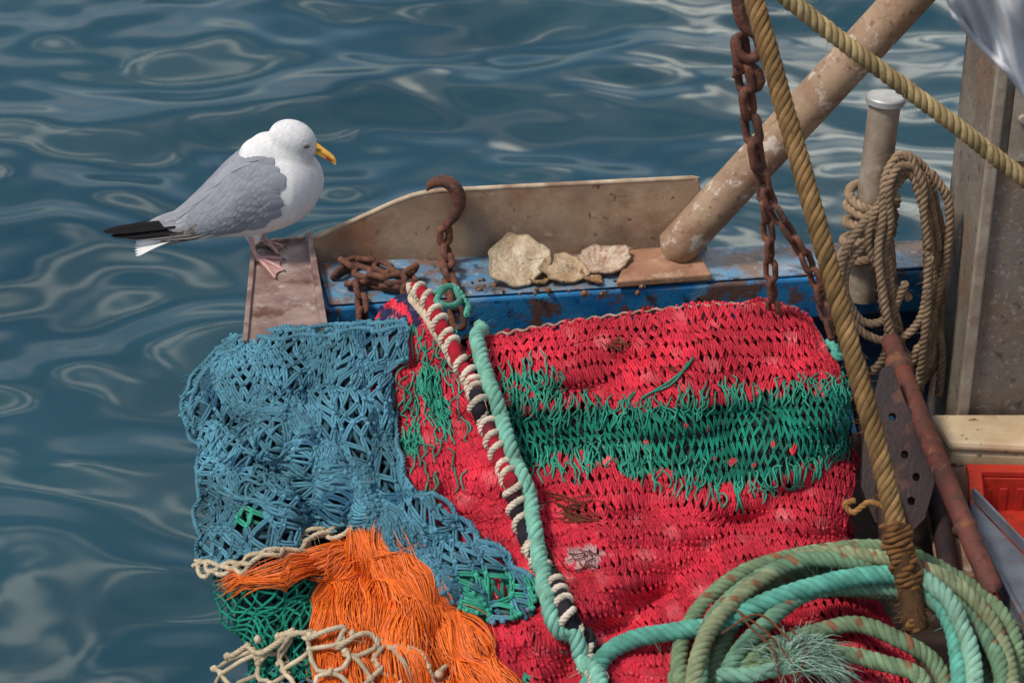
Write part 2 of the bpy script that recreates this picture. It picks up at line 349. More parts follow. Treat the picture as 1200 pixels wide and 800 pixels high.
def tarp():
    e=empty('white_tarpaulin'); mb=MB()
    u,v=np.meshgrid(np.linspace(0,1,60),np.linspace(0,1,40),indexing='ij')
    top=np.stack([1085+190*u,-60+0*u],-1); bot=np.stack([1112+150*u,10+190*u**1.15+5*np.sin(u*9)],-1)
    p=top*(1-v[...,None])+bot*v[...,None]
    P=Wy(p[...,0],p[...,1],-.9+.022*np.sin(u*16+v*4)+.02*np.sin(v*7+u*5)+.01*np.sin(u*37-v*11))
    grid(mb,P); o=mb.build('sheet',mTarp,e); s=o.modifiers.new('s','SOLIDIFY'); s.thickness=.006
    mb=MB(); tube(mb,[P[i,-1] for i in range(0,60,4)],.007,8); mb.build('hem',mTarp,e)
tarp()

# ------------------------------------------------ net heap surface
def seamx(py): return np.interp(py,[340,395,440,520,590,640,710,780,860],[492,520,548,578,602,625,660,690,730])
def tE(px): return np.interp(px,[230,270,340,440,455,500,540,560,650,840,930,960],[440,411,397,388,352,345,372,397,381,358,362,392])
def zf(px,py):
    z=1.055-.40*(py-370)/430
    z=z+.03*np.exp(-((px-seamx(py))/26)**2)
    le=np.interp(py,[390,415,470,540,650,700,860],[300,262,221,240,238,255,285])
    a=np.clip((le+95-px)/95,0,1); z=z-.17*(1-np.sqrt(1-.97*a*a))
    re=np.interp(py,[360,400,460,560,640,700,860],[947,964,992,1004,1002,1032,1125])
    b=np.clip((px-(re-80))/80,0,1); z=z-.13*(1-np.sqrt(1-.97*b*b))
    te=tE(px); c=np.clip((te+45-py)/45,0,1); z=z-.03*(1-np.sqrt(1-.97*c*c))
    f=np.clip((py-te)/70,0,1)
    bl=1/(1+np.exp((px-seamx(py)+50)/18))
    z=z+f*(.018*sn(px,py,170,1)+.009*sn(px,py*1.6,62,2))*(1-bl*.3)
    z=z+f*(1-bl)*(.022*np.exp(-(((px-760)+(py-650)*1.3)/45)**2)-.028*np.exp(-(((px-850)+(py-640)*1.3)/36)**2))
    z=z+f*bl*(.018*sn(px,py,80,5)+.009*sn(px,py,40,6))
    z=z-f*.06*np.exp(-(((px-318)/26)**2+((py-548)/30)**2))+f*.035*np.exp(-(((px-370)+(py-540)*-.9)/28)**2)*bl-f*.04*np.exp(-(((px-335)+(py-570)*-.9)/16)**2)*bl
    z=z-.024*np.exp(-((py-520-.02*(px-800))/36)**2)*(1-bl)*f
    return z
def S(px,py,off=0.):
    px=np.asarray(px,float);py=np.asarray(py,float)
    P=Wz(px,py,zf(px,py)); e=2.
    Px=Wz(px+e,py,zf(px+e,py))-Wz(px-e,py,zf(px-e,py)); Py=Wz(px,py-e,zf(px,py-e))-Wz(px,py+e,zf(px,py+e))
    N=nrm(np.cross(Px,Py))
    N=nrm(N+np.array([0,-.15,.25]))
    return P+N*np.asarray(off)[...,None],N
def edge(pts):
    d=cr(pts,3.); L=np.linspace(0,1,len(d)); return lambda t:np.stack([np.interp(t,L,d[:,0]),np.interp(t,L,d[:,1])],-1)
def coons(T,R,B,Lf):
    t,r,b,l=map(edge,(T,R,B,Lf)); c00,c10,c01,c11=[np.array(x,float) for x in (T[0],T[-1],B[0],B[-1])]
    def f(u,v):
        U=u[...,None];V=v[...,None]
        return (1-V)*t(u)+V*b(u)+(1-U)*l(v)+U*r(v)-((1-U)*(1-V)*c00+U*(1-V)*c10+(1-U)*V*c01+U*V*c11)
    return f
def net(mb,f,nu,nv,r,colf,off=.004,double=False,jit=.12,knot=1.7,seed=0,sub=4,warp=3.,lift=.003,gthin=.62,fuzz=0):
    g=np.random.default_rng(seed+7)
    I,K=np.meshgrid(np.arange(nu+1),np.arange(nv+2),indexing='ij')
    U=(I+g.normal(0,jit,I.shape))/nu; Vv=(K+g.normal(0,jit*.8,I.shape))/(nv+1)
    U=np.clip(U+.012*sn(U*100,Vv*100,40,seed),0,1); Vv=np.clip(Vv+.010*sn(U*100,Vv*100,30,seed+1),0,1)
    OF=g.uniform(0,lift,I.shape)
    def place(u,v,of):
        q=f(u,v); px=q[...,0]+warp*sn(q[...,0],q[...,1],60,seed+2); py=q[...,1]+warp*sn(q[...,0],q[...,1],50,seed+3)
        P,N=S(px,py,of); return P,N,px,py
    js=np.arange(nv+1); ii=np.arange(nu+1)
    kk=js[:,None]+((ii[None]+js[:,None])%2==0)
    u=U[ii[None],kk];v=Vv[ii[None],kk];of=OF[ii[None],kk]
    t=np.arange(sub)/sub; s=t*t*(3-2*t); s2=.5*t+.5*s
    def sub_(a,w): return np.concatenate([(a[:,:-1,None]*(1-w)+a[:,1:,None]*w).reshape(len(a),-1),a[:,-1:]],1)
    bulge=np.concatenate([np.tile(np.sin(t*math.pi),nu),[0]])
    us=sub_(u,s2);vs=sub_(v,t);os=sub_(of,t)+bulge*g.normal(0,lift*.5,us.shape)*.6+off
    P,N,px,py=place(us,vs,os)
    c=colf(px,py); seg=np.repeat(g.uniform(.72,1.2,(len(js),nu)),sub,1); seg=np.concatenate([seg,seg[:,-1:]],1)
    gm=isgreen(c)
    c=np.clip(c*seg[...,None],0,1)
    rr=r*np.ones(px.shape); rr=np.where(gm,r*gthin,rr)
    if double:
        T=nrm(np.gradient(P,axis=1)); Bn=nrm(np.cross(T,N))
        for sgn in (-1,1): tubes(mb,P+Bn*(sgn*rr*.85)[...,None]+N*g.uniform(-.001,.001),N,rr*.85,5,c)
    else: tubes(mb,P,N,rr,6,c)
    if fuzz: hairs(mb,P.reshape(-1,3),r,fuzz,np.median(c.reshape(-1,3),axis=0),ln=(.005,.018),rad=.0005)
    m=((I+K)%2==1)|(K==0)|(K==nv+1)
    if knot:
        P,N,px,py=place(U[m],Vv[m],OF[m]+off+r*.3)
        cc=colf(px,py); gm=isgreen(cc); cc=np.clip(cc*g.uniform(.8,1.25,(len(P),1)),0,1)
        blob(mb,P,np.where(gm,r*knot*gthin*1.15,r*knot),col=cc)
def isgreen(c): return (c[...,1]>c[...,0]*2)&(c[...,1]>c[...,2]*1.1)
RED=srgb(208,48,68); RED2=srgb(172,32,50); GRN=srgb(28,142,118); GRN2=srgb(62,165,138); BLU=srgb(84,138,158); BLU2=srgb(52,100,126); CRM=srgb(200,184,158)
def inband(px,py):
    top=np.interp(px,[560,590,640,700,800,900,1000],[488,480,482,482,478,466,456])+6*sn(px,py*.3,22,31)
    bot=np.interp(px,[580,620,660,720,800,870,920,1000],[540,548,540,536,560,574,556,524])+7*sn(px,py*.3,16,32)
    return (py>top)&(py<bot)&(px>seamx(py)+14)&(sn(px,py,24,77)<1.3)
def redcol(px,py):
    n=sn(px,py,110,21)[...,None]; c=RED*(1+.2*n)+ (np.clip(sn(px,py,45,22),.5,2)-.5)[...,None]*np.array([.16,.10,.10])
    g=inband(px,py)
    gl=(sn(px,py*.6,46,23)+.9*np.exp(-((px-500)/38)**2-((py-470)/70)**2)*1.6>1.35)&(px<seamx(py)-10)
    g2=(((px-745)/24)**2+((py-540)/24)**2<1)|(((px-625)/38)**2+((py-455)/22)**2<1)&(sn(px,py,20,4)>-.1)
    c=np.where(g[...,None],GRN*(.85+.25*sn(px,py,60,66)[...,None]),c); c=np.where((gl|g2)[...,None],GRN2*.9,c)
    c=np.where((((px-685)/22)**2+((py-655)/12)**2+.5*sn(px,py,14,9)<1)[...,None],srgb(190,150,150),c)
    c=np.where(((py<385)&(px<495)&(sn(px,py,18,3)>0))[...,None],srgb(40,45,80),c)
    return c
def blucol(px,py):
    n=sn(px,py,90,41)[...,None]; c=BLU*(1+.24*n+.12*sn(px,py,26,45)[...,None])
    c=np.where((sn(px,py,70,42)>1.0)[...,None],BLU2,c)
    c=np.where(((((px-298)/16)**2+((py-612)/12)**2<1)|((px>535)&(py>675)&(sn(px,py,28,43)>-.2)))[...,None],GRN2,c)
    return c
fRed=coons([(548,400),(600,391),(650,382),(750,367),(840,359),(925,362),(957,392)],
  [(957,392),(985,450),(1002,540),(996,620),(1015,690),(1060,760),(1115,860)],
  [(seamx(860)-8,860),(900,868),(1115,860)],[(548,400)]+[(seamx(y)-4,y) for y in range(440,850,42)]+[(seamx(860)-8,860)])
fRedL=coons([(447,362),(470,352),(505,348)],[(505,348)]+[(seamx(y)+2,y) for y in range(395,850,42)]+[(seamx(860),860)],
  [(585,862),(660,864),(seamx(860),860)],[(447,362),(432,430),(450,500),(490,590),(535,680),(550,760),(585,862)])
e=empty('red_fishing_net'); mb=MB()
net(mb,fRed,104,34,.0039,redcol,off=.007,double=True,jit=.15,knot=1.6,seed=1,warp=3.5,gthin=.56,fuzz=1500)
net(mb,fRedL,42,36,.0039,redcol,off=.007,double=True,jit=.18,knot=1.6,seed=2,fuzz=600)
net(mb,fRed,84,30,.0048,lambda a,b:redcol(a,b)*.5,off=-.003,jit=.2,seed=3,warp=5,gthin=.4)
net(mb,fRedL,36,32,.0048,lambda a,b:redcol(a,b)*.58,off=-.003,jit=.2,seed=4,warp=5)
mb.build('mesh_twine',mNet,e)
mb=MB()
q=cr([(560,399),(600,392),(650,383),(750,368),(840,360),(925,363),(955,388),(968,420)],4.)
q[:,1]+=1.6*np.sin(q[:,0]*.35)
P,N=S(q[:,0],q[:,1],.008); rope(mb,cr(P,.006),.0042,pitch=.03,raw=True,col=srgb(190,150,135))
q=cr([(966,405),(976,412),(985,425),(972,420)],3.); P,_=S(q[:,0],q[:,1],.02); rope(mb,P,.013,col=srgb(90,175,160))
mb.build('edge_lacing',mRope,e)
mb=MB()
for k in range(420):
    x=rng.uniform(600,990); top_=rng.random()<.5
    y=np.interp(x,[560,640,720,800,900,1000],[480,482,484,476,464,452]) if top_ else np.interp(x,[580,660,720,800,870,920,1000],[545,545,540,566,580,562,528])
    y+=rng.normal(0,7)
    if rng.random()<.34: x=rng.normal(498,28); y=rng.normal(470,62)
    if rng.random()<.12: x=rng.normal(622,22); y=rng.normal(455,16)
    if y<395: continue
    n=5; q=np.stack([x+np.cumsum(rng.normal(0,3.5,n)),y+np.linspace(-13,13,n)+rng.normal(0,2,n)],1)
    d=cr(q,1.5); P,N=S(d[:,0],d[:,1],.012+.006*np.sin(np.linspace(0,math.pi,len(d)))); tube(mb,P,.0022,5,GRN2*rng.uniform(.55,1.05),raw=True)
for q in ([(755,470),(775,458),(800,440),(812,424)],[(770,462),(790,452),(806,430)]):
    d=cr(q,1.5); P,N=S(d[:,0],d[:,1],.018); tube(mb,P,.0028,6,GRN,raw=True)
mb.build('loose_green_twine',mNet,e)
# blue net
e=empty('blue_fishing_net')
fBl=coons([(262,416),(300,402),(350,396),(400,392),(440,387),(482,386)],[(482,386),(462,430),(452,480),(470,550),(540,622),(632,688)],
  [(246,664),(300,655),(350,640),(410,622),(470,650),(530,712),(585,738),(632,716),(632,688)],[(262,416),(226,470),(246,540),(243,600),(246,664)])
mb=MB()
net(mb,fBl,62,29,.0044,blucol,off=.026,jit=.2,knot=1.7,seed=5,warp=5,lift=.007,double=True,gthin=.9,fuzz=1600)
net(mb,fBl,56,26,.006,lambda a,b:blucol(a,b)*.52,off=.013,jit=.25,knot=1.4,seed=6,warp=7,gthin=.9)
for bd in ([(482,388),(440,389),(400,394),(350,398),(300,404),(264,418),(238,448),(228,474),(240,510),(247,545),(243,600),(247,662)],[(486,392),(440,397),(400,402),(350,406),(304,412),(272,426),(246,452),(236,478),(247,510)],[(455,480),(470,548),(536,618),(630,686)]):
    q=cr(bd,4.); P,_=S(q[:,0]+3*sn(q[:,0],q[:,1],30,8),q[:,1]+3*sn(q[:,0],q[:,1],26,9),.034); rope(mb,cr(P,.006),.0066,pitch=.045,raw=True,col=BLU,fuzz=30)
for k in range(56):
    x0,y0=rng.uniform(262,330),rng.uniform(505,600); 
    q=cr([(x0,y0),(x0+40+rng.normal(0,8),y0+18+rng.normal(0,8)),(x0+90+rng.normal(0,8),y0+42+rng.normal(0,6))],4.) if k%3 else cr([(x0,y0),(x0-8+rng.normal(0,8),y0-30),(x0+22,y0-60+rng.normal(0,6))],4.)
    m=(q[:,0]>250)&(q[:,1]<630); q=q[m]
    if len(q)<4: continue
    P,_=S(q[:,0],q[:,1],.03+.006*np.sin(np.arange(len(q))*1.3+k)); tube(mb,cr(P,.006),.0042,6,BLU*rng.uniform(.6,1.1),raw=True)
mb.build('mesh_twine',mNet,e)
mb=MB()
q=cr([(244,660),(262,670),(300,668),(330,655),(365,640),(402,626),(424,632)],4.)
for k in range(3):
    P,N=S(q[:,0]+rng.normal(0,1.5,len(q)),q[:,1]+k*5-4+2.5*np.sin(np.arange(len(q))*1.1+k*2),.036+.004*k); rope(mb,cr(P,.005),.0062,pitch=.03,raw=True,col=CRM,fuzz=25)
q=cr([(290,672),(318,690),(330,680),(350,662)],4.); P,_=S(q[:,0],q[:,1],.03); rope(mb,P,.006,col=CRM)
mb.build('edge_rope',mRope,e)
# green net
e=empty('green_fishing_net'); mb=MB()
fG=coons([(258,676),(310,672),(360,655),(398,640)],[(398,640),(385,700),(372,740),(380,800)],[(300,800),(340,800),(380,800)],[(258,676),(266,715),(292,752),(300,800)])
net(mb,fG,22,19,.0032,lambda a,b:GRN*.85*(1+.2*sn(a,b,40,8)[...,None]),off=.018,jit=.22,knot=1.4,seed=8,warp=4,gthin=1)
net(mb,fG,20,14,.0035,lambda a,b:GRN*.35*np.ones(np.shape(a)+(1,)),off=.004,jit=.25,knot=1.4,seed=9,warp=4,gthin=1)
fG2=coons([(300,770),(400,775),(470,790)],[(470,790),(490,830),(500,870)],[(270,870),(400,880),(500,870)],[(300,770),(280,820),(270,870)])
net(mb,fG2,24,14,.0038,lambda a,b:BLU*.7*np.ones(np.shape(a)+(1,)),off=.012,jit=.25,knot=1.4,seed=10,warp=4)
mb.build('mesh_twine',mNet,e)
mb=MB()
fC=coons([(290,768),(345,745),(420,760),(505,788)],[(505,788),(520,830),(530,870)],[(240,850),(380,880),(530,870)],[(290,768),(262,800),(240,850)])
net(mb,fC,14,4,.0062,lambda a,b:CRM*np.ones(np.shape(a)+(1,)),off=.05,jit=.06,knot=1.7,seed=12,warp=3,lift=.006)
q=cr([(290,768),(318,756),(345,747),(385,752),(420,762),(470,776),(505,790)],4.); q[:,1]+=4*np.sin(q[:,0]*.22)
P,_=S(q[:,0],q[:,1],.055); rope(mb,cr(P,.005),.0065,pitch=.03,raw=True,col=CRM,fuzz=30)
mb.build('cream_border_mesh',mRope,e)
# orange fibres
e=empty('orange_fibre_bundle'); mb=MB(); OR=srgb(255,122,32)
ry=[645,690,745,800,860]
Lx=[398,378,368,372,380]; Rx=[470,520,562,600,640]
for k in range(1500):
    w=rng.uniform(0,1); w=w+.03*math.sin(w*31)
    sh=rng.normal(0,3)
    pts=[(Lx[i]*(1-w)+Rx[i]*w+sh+rng.normal(0,1.5+i*1.2),ry[i]+rng.normal(0,4)-(0 if i else 10*math.sin(w*3.1))) for i in range(5)]
    if k<100: pts=[(440+rng.normal(0,15),648+rng.normal(0,6)),(380+rng.normal(0,8),662+rng.normal(0,5)),(330+rng.normal(0,6),680+rng.normal(0,5)),(285+rng.normal(0,8),690+rng.normal(0,6))]
    d=cr(pts,6.); clump=.007*math.sin(w*40)
    h=.018+.030*(1-(2*w-1)**2)+clump+rng.uniform(-.007,.006)
    P,N=S(d[:,0]+sn(d[:,1],d[:,0]*0,80,k)*.8,d[:,1],h*np.ones(len(d)))
    br=rng.uniform(.62,1.1)*(1+.12*math.sin(w*40))
    tube(mb,P,.0011,4,np.clip(OR*br+rng.uniform(0,.10)*(rng.random()<.3),0,1),raw=True)
mOr=M('orange_polypropylene',(1,1,1),(.85,.82,.8),scale=12,rough=.6,bump=0,attr=True,spec=.4)
mb.build('fibres',mOr,e)
mb=MB()
u,v=np.meshgrid(np.linspace(0,1,24),np.linspace(0,1,24),indexing='ij')
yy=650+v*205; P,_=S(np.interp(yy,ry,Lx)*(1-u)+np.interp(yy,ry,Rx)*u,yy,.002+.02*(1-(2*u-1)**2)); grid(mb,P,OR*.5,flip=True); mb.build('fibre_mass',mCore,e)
# packed core
mb=MB()
fc=coons([(272,424),(340,408),(440,400),(470,372),(505,362),(560,408),(650,394),(840,371),(920,374),(946,400)],
 [(946,400),(978,470),(992,560),(988,640),(1010,700),(1050,770),(1105,865)],[(300,880),(600,880),(1105,865)],[(272,424),(240,480),(256,560),(252,650),(272,700),(285,780),(300,880)])
u,v=np.meshgrid(np.linspace(0,1,110),np.linspace(0,1,90),indexing='ij'); q=fc(u,v)
P,N=S(q[...,0],q[...,1],-.012); 
isr=(q[...,0]>np.interp(q[...,1],[350,430,500,590,680,760,880],[440,432,450,490,535,550,580]))[...,None]
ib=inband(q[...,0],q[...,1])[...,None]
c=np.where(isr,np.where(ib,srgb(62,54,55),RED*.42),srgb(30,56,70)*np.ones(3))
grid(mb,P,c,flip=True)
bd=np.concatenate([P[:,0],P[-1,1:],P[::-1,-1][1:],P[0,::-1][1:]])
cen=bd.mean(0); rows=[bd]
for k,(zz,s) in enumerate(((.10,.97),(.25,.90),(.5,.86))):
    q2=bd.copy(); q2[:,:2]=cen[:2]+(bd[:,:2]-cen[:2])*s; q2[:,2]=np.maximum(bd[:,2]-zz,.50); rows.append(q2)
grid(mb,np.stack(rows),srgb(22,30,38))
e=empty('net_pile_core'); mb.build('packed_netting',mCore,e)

# ------------------------------------------------ ropes on the net
def Sp(pts,off,step=4.):
    d=cr(pts,step); P,_=S(d[:,0],d[:,1],off); return P
e=empty('laced_seam_rope'); mb=MB()
sp=[(487,345),(500,358),(520,395),(548,440),(563,480),(578,520),(592,560),(603,595),(622,640),(640,675),(660,710),(690,780),(725,850)]
P=cr(Sp(sp,.024),.006); t=np.linspace(0,1,len(P)); 
blk=np.clip((sn(t*100,t*0,13,5)*.2+t-.42)*12,0,1)[:,None]
T,N=ptframe(P); cc=RED2*(1-blk)+srgb(42,38,46)*blk
rr=.0185*(1+.1*np.sin(t*260)); tubes(mb,P[None],N[None],rr,12,cc[None])
B=np.cross(T,N); L=np.linspace(0,1,len(P))*np.linalg.norm(np.diff(P,axis=0),axis=1).sum()
a=(L/.046*math.tau+.9*np.sin(L*31)+.5*np.sin(L*77))[:,None]; Q=P+(np.cos(a)*N+np.sin(a)*B)*.0195; Q=cr(Q[::1],.0035); rope(mb,Q,.0085,pitch=.03,raw=True,col=srgb(218,204,186),fuzz=8)
rope(mb,Sp([(483,352),(500,372),(530,420),(552,455),(570,500),(586,545),(600,590)],.012),.012,col=srgb(208,190,168),fuzz=30)
rope(mb,Sp([(600,600),(630,665),(655,715),(682,770),(705,830)],.02)+[.035,0,0],.012,col=srgb(42,40,46),fuzz=30)
mb.build('seam',mRope,e)
TQ=srgb(130,190,172)
e=empty('turquoise_rope'); mb=MB()
rope(mb,Sp([(566,396),(553,405),(556,425),(566,452),(580,492),(592,535),(606,575),(622,620),(634,660),(648,705),(668,745),(700,800),(720,840)],.038),.0195,col=TQ,fuzz=90,pitch=.075,strands=4)
rope(mb,Sp([(505,360),(515,350),(528,352),(532,366),(520,374),(508,368),(512,354),(526,350),(540,366),(538,384)],.045),.0085,col=srgb(90,165,145),fuzz=20)
def Cz(px,py,h=0): return Wz(px,py,1.055-.40*(np.asarray(py)-370)/430+.03+h)
def crz(pts,hs):
    d=cr([(a,b,h*1000) for (a,b),h in zip(pts,hs)],4.); return Cz(d[:,0],d[:,1],d[:,2]/1000)
rope(mb,cr(crz([(680,840),(693,795),(712,765),(745,748),(800,738),(850,730),(890,708),(940,690),(1000,676),(1050,674),(1085,690),(1110,720),(1122,760),(1128,840)],[0,0,0,0,0.005,.02,.05,.06,.06,.06,.05,.05,.04,.04]),.006),.0215,raw=True,col=srgb(94,165,150),fuzz=90,pitch=.08,strands=4,cvar=.16)
rope(mb,cr(crz([(1075,672),(1110,700),(1128,735),(1140,775),(1145,850)],[.06,.075,.07,.06,.05]),.006),.02,raw=True,col=srgb(136,180,160),fuzz=90,pitch=.08,strands=4,cvar=.16)
mb.build('rope_strands',mRope,e)
e=empty('green_rope_coil'); mb=MB()
CG=srgb(122,146,114)
for k,(rx,ry_,cx,cy,h,c) in enumerate([(196,160,994,796,.0,CG),(177,146,990,800,.035,srgb(112,146,118)),(160,132,996,800,.0,CG*.85),(186,152,1000,806,.045,srgb(136,146,114)),(124,74,984,812,.02,CG*.85),(146,118,1002,802,.04,srgb(108,148,126)),(108,58,975,822,.04,CG),(200,140,986,822,-.02,CG*.8)]):
    a=np.linspace(math.pi*1.12+rng.uniform(-.1,.1),-math.pi*.12,60) ; 
    rxv=rx+5*np.sin(a*3+k*2)+3*np.sin(a*5+k); px=cx+rxv*np.cos(a); py=cy-(ry_+6*np.cos(a*2+k)+3*np.sin(a*6+k*3))*np.sin(a)
    P=Cz(px,py,h+.010*np.sin(a*4+k)); rope(mb,cr(P,.006),.0195,raw=True,col=c,fuzz=100,pitch=.07,flecks=srgb(135,95,72),strands=4,cvar=.18)
for q in ([(868,720),(880,735),(905,760),(915,800)],[(860,712),(900,742),(930,778)],[(925,735),(945,760),(930,800)],[(845,742),(890,720),(935,760)]):
    rope(mb,cr(crz(q,[.09]*len(q)),.004),.003,raw=True,col=srgb(120,75,50))
mb.build('coil',mRope,e)
mb=MB(); c0=Cz(925,775,.075)
for k in range(620):
    d=nrm(np.array([rng.normal(.55,.4),rng.normal(.35,.3),abs(rng.normal(.1,.22))])); l=rng.uniform(.05,.18)
    t=np.linspace(0,1,6)[:,None]; wv=rng.normal(0,.012,3)
    P=c0+d*l*t+np.array([0,0,-1])*l*t*t*.55+wv*np.sin(t*5)+rng.normal(0,.010,(1,3))+rng.normal(0,.003,(6,3))*t
    tube(mb,P,.0012,3,srgb(165,200,180)*rng.uniform(.5,1.15),raw=True)
rope(mb,cr(crz([(840,790),(880,790),(925,778),(940,770)],[.05,.06,.07,.075]),.006),.018,raw=True,col=srgb(120,165,145),fuzz=80)
mb.build('frayed_end',mRope,e)
# hanging ropes
yb=Cz(1075,735,.03)[1]
e=empty('hoisting_rope'); mb=MB()
hp=[(872,-45),(885,5),(905,75),(926,150),(950,235),(975,325),(1003,430),(1030,530),(1050,615),(1062,665),(1072,735)]
hy=lambda b:np.interp(b,[-45,735],[-.15,yb])
P=cr([Wy(a,b,hy(b)) for a,b in hp],.006)
rope(mb,P,.0225,raw=True,col=srgb(142,112,74),pitch=.125,cvar=.3,fuzz=350,strands=6)
Q=cr([Wy(a,b,hy(b)) for a,b in ((1046,612),(1056,650),(1066,690),(1074,738))],.004)
T,N=ptframe(Q);B=np.cross(T,N);L=np.arange(len(Q))*.004;a=(L/.012*math.tau+np.sin(L*60))[:,None]
prof=(.028+.007*np.sin(L*22)+.004*np.sin(L*61))[:,None]
tube(mb,cr(Q+(np.cos(a)*N+np.sin(a)*B)*prof,.003),.0065,6,srgb(120,84,50),raw=True)
tube(mb,Q,.029,12,srgb(85,60,40),raw=True); hairs(mb,Q,.035,200,srgb(120,84,50))
q=[(1046,600),(1020,588),(1000,600),(990,590),(1003,586)]
rope(mb,[Wy(a,b,hy(b)) for a,b in q],.007,col=srgb(170,125,75))
rope(mb,[Wy(a,b,yb+.02) for a,b in ((1062,742),(1075,760),(1092,785),(1110,840))],.016,col=CRM,fuzz=60)
mb.build('rope',mRope,e)
e=empty('mooring_rope'); mb=MB()
rope(mb,[Wy(a,b,-.3) for a,b in ((880,-35),(915,-8),(960,28),(1010,66),(1070,110),(1130,155),(1190,202),(1280,268))],.020,col=srgb(172,150,108),pitch=.085,cvar=.2,fuzz=140,strands=4)
mb.build('rope',mRope,e)

# rope hank
e=empty('hanging_rope_hank'); mb=MB(); HK=srgb(160,136,112)
for k in range(9):
    cx=1064+rng.normal(0,7); cy=318+rng.normal(0,6); w=rng.uniform(22,46); h=rng.uniform(108,138)
    a=np.linspace(0,math.tau,18,endpoint=False)+.2
    px=cx+w*np.cos(a)*(1+.18*np.sin(a))+ -4*np.sin(a)*1.2+rng.normal(0,2.5,18); py=cy-h*np.sin(a)+rng.normal(0,3,18)
    y=mp0[1]-.10-.05*rng.random()+.04*np.cos(a+k)+.03*np.sin(a)
    rope(mb,cr(Wy(px,py,y),.006,closed=True),.0118,raw=True,col=HK*rng.uniform(.75,1.15),fuzz=50,pitch=.05)
for k in range(5):
    c=mp0+(mpT-mp0)*(.16+.075*k); a=np.linspace(0,math.tau*1.05,26); R=.062+.006*rng.random()
    P=np.stack([c[0]+R*np.cos(a),c[1]+R*np.sin(a),c[2]+.018*np.cos(a+k)+.02*a/6],1); rope(mb,cr(P,.006),.0135,raw=True,col=HK*rng.uniform(.85,1.1),fuzz=40,pitch=.055)
for q in ([(1040,230),(1005,270),(986,310),(990,360),(1015,392),(1050,398),(1080,370),(1090,300)],[(1048,262),(1000,300),(990,340),(1010,376),(1040,372),(1062,330)],[(1050,200),(1030,240),(1018,285),(1040,330),(1068,350)],[(1090,200),(1112,240),(1108,310),(1090,380),(1085,430)],[(1100,380),(1104,420),(1100,465)],[(1000,380),(1003,410),(1015,436),(1035,420),(1042,380)]):
    rope(mb,[Wy(a,b,mp0[1]-.12-.01*i) for i,(a,b) in enumerate(q)],.0118,col=HK*rng.uniform(.85,1.1),fuzz=40,pitch=.05)
mb.build('rope_loops',mRope,e)

# ------------------------------------------------ chains
def link(mb,c,T,Sd,L,W,r):
    a=np.linspace(0,math.tau,22,endpoint=False); hl=(L-W)/2
    u=np.cos(a)*(W/2-r); v=np.sin(a)*(W/2-r)+np.where(np.sin(a)>=0,hl,-hl)
    P=c+u[:,None]*Sd+v[:,None]*T; P=np.vstack([P,P[:2]])
    Nn=np.broadcast_to(np.cross(T,Sd),P.shape)
    tubes(mb,P[None],Nn[None],r*(1+.08*np.sin(a[0]+np.arange(len(P)))),8,(1,1,1),shrink=False)
def chain(mb,pts,L,W,r,roll=.6,wob=.25):
    pitch=L-2*r*1.05; P=cr(pts,pitch); T,N=ptframe(P)
    for i in range(len(P)):
        B=np.cross(T[i],N[i]); a=roll+(i%2)*math.pi/2+rng.normal(0,wob*.5); t=nrm(T[i]+rng.normal(0,.05,3)); s=np.cos(a)*N[i]+np.sin(a)*B; s=nrm(s-np.dot(s,t)*t)
        link(mb,P[i],t,s,L,W,r)
e=empty('hanging_chain'); mb=MB()
yc=.05
chain(mb,[Wy(a,b,yc) for a,b in ((868,60),(876,120),(886,180))],.1,.062,.0115)
chain(mb,[Wy(a,b,yc) for a,b in ((888,190),(904,240),(930,280),(955,325),(972,385))],.072,.044,.0082)
chain(mb,[Wy(a,b,yc+.03) for a,b in ((892,200),(898,250),(902,300),(906,362))],.072,.044,.0082)
tube(mb,[Wy(a,b,yc-.01) for a,b in ((866,-30),(866,8),(872,30),(888,42),(890,62),(876,70),(864,58),(864,40))],[.02,.02,.017,.016,.015,.014,.013,.011],10)
tube(mb,[Wy(a,b,yc) for a,b in ((858,92),(868,80),(884,82),(890,98),(880,110))],[.01,.016,.018,.016,.01],10)
mb.build('links',mRust,e)
e=empty('rusty_hook_chain'); mb=MB()
yh=yat(520)-.04
tube(mb,[Wy(a,b,yh) for a,b in ((500,224),(506,215),(520,212),(533,220),(538,236),(533,252),(524,262),(520,272))],[.009,.015,.019,.021,.021,.017,.014,.012],12)
link(mb,Wy(521,276,yh),np.array([0,0,1.]),np.array([.9,.3,0]),.07,.05,.011)
chain(mb,[Wy(523,296,yh-.02),Wy(526,325,yh-.14),Wy(532,352,yh-.22),Wy(536,372,yh-.24)],.078,.05,.01)
mb.build('hook_and_links',mRust,e)
e=empty('rusty_chain_pile'); mb=MB()
zz=RZ+.03
chain(mb,[Wz(*p,zz) for p in ((398,318),(420,305),(445,312),(470,322),(486,336),(462,338),(440,330),(418,332))],.074,.046,.009)
chain(mb,[Wz(*p,zz+.022) for p in ((408,310),(432,322),(455,330),(480,318))],.074,.046,.009)
chain(mb,[Wz(420,340,zz),Wz(424,354,zz-.02),Wy(424,366,fl[1]-.02),Wy(426,392,fl[1]-.02)],.074,.046,.009)
mb.build('links',mRust,e)

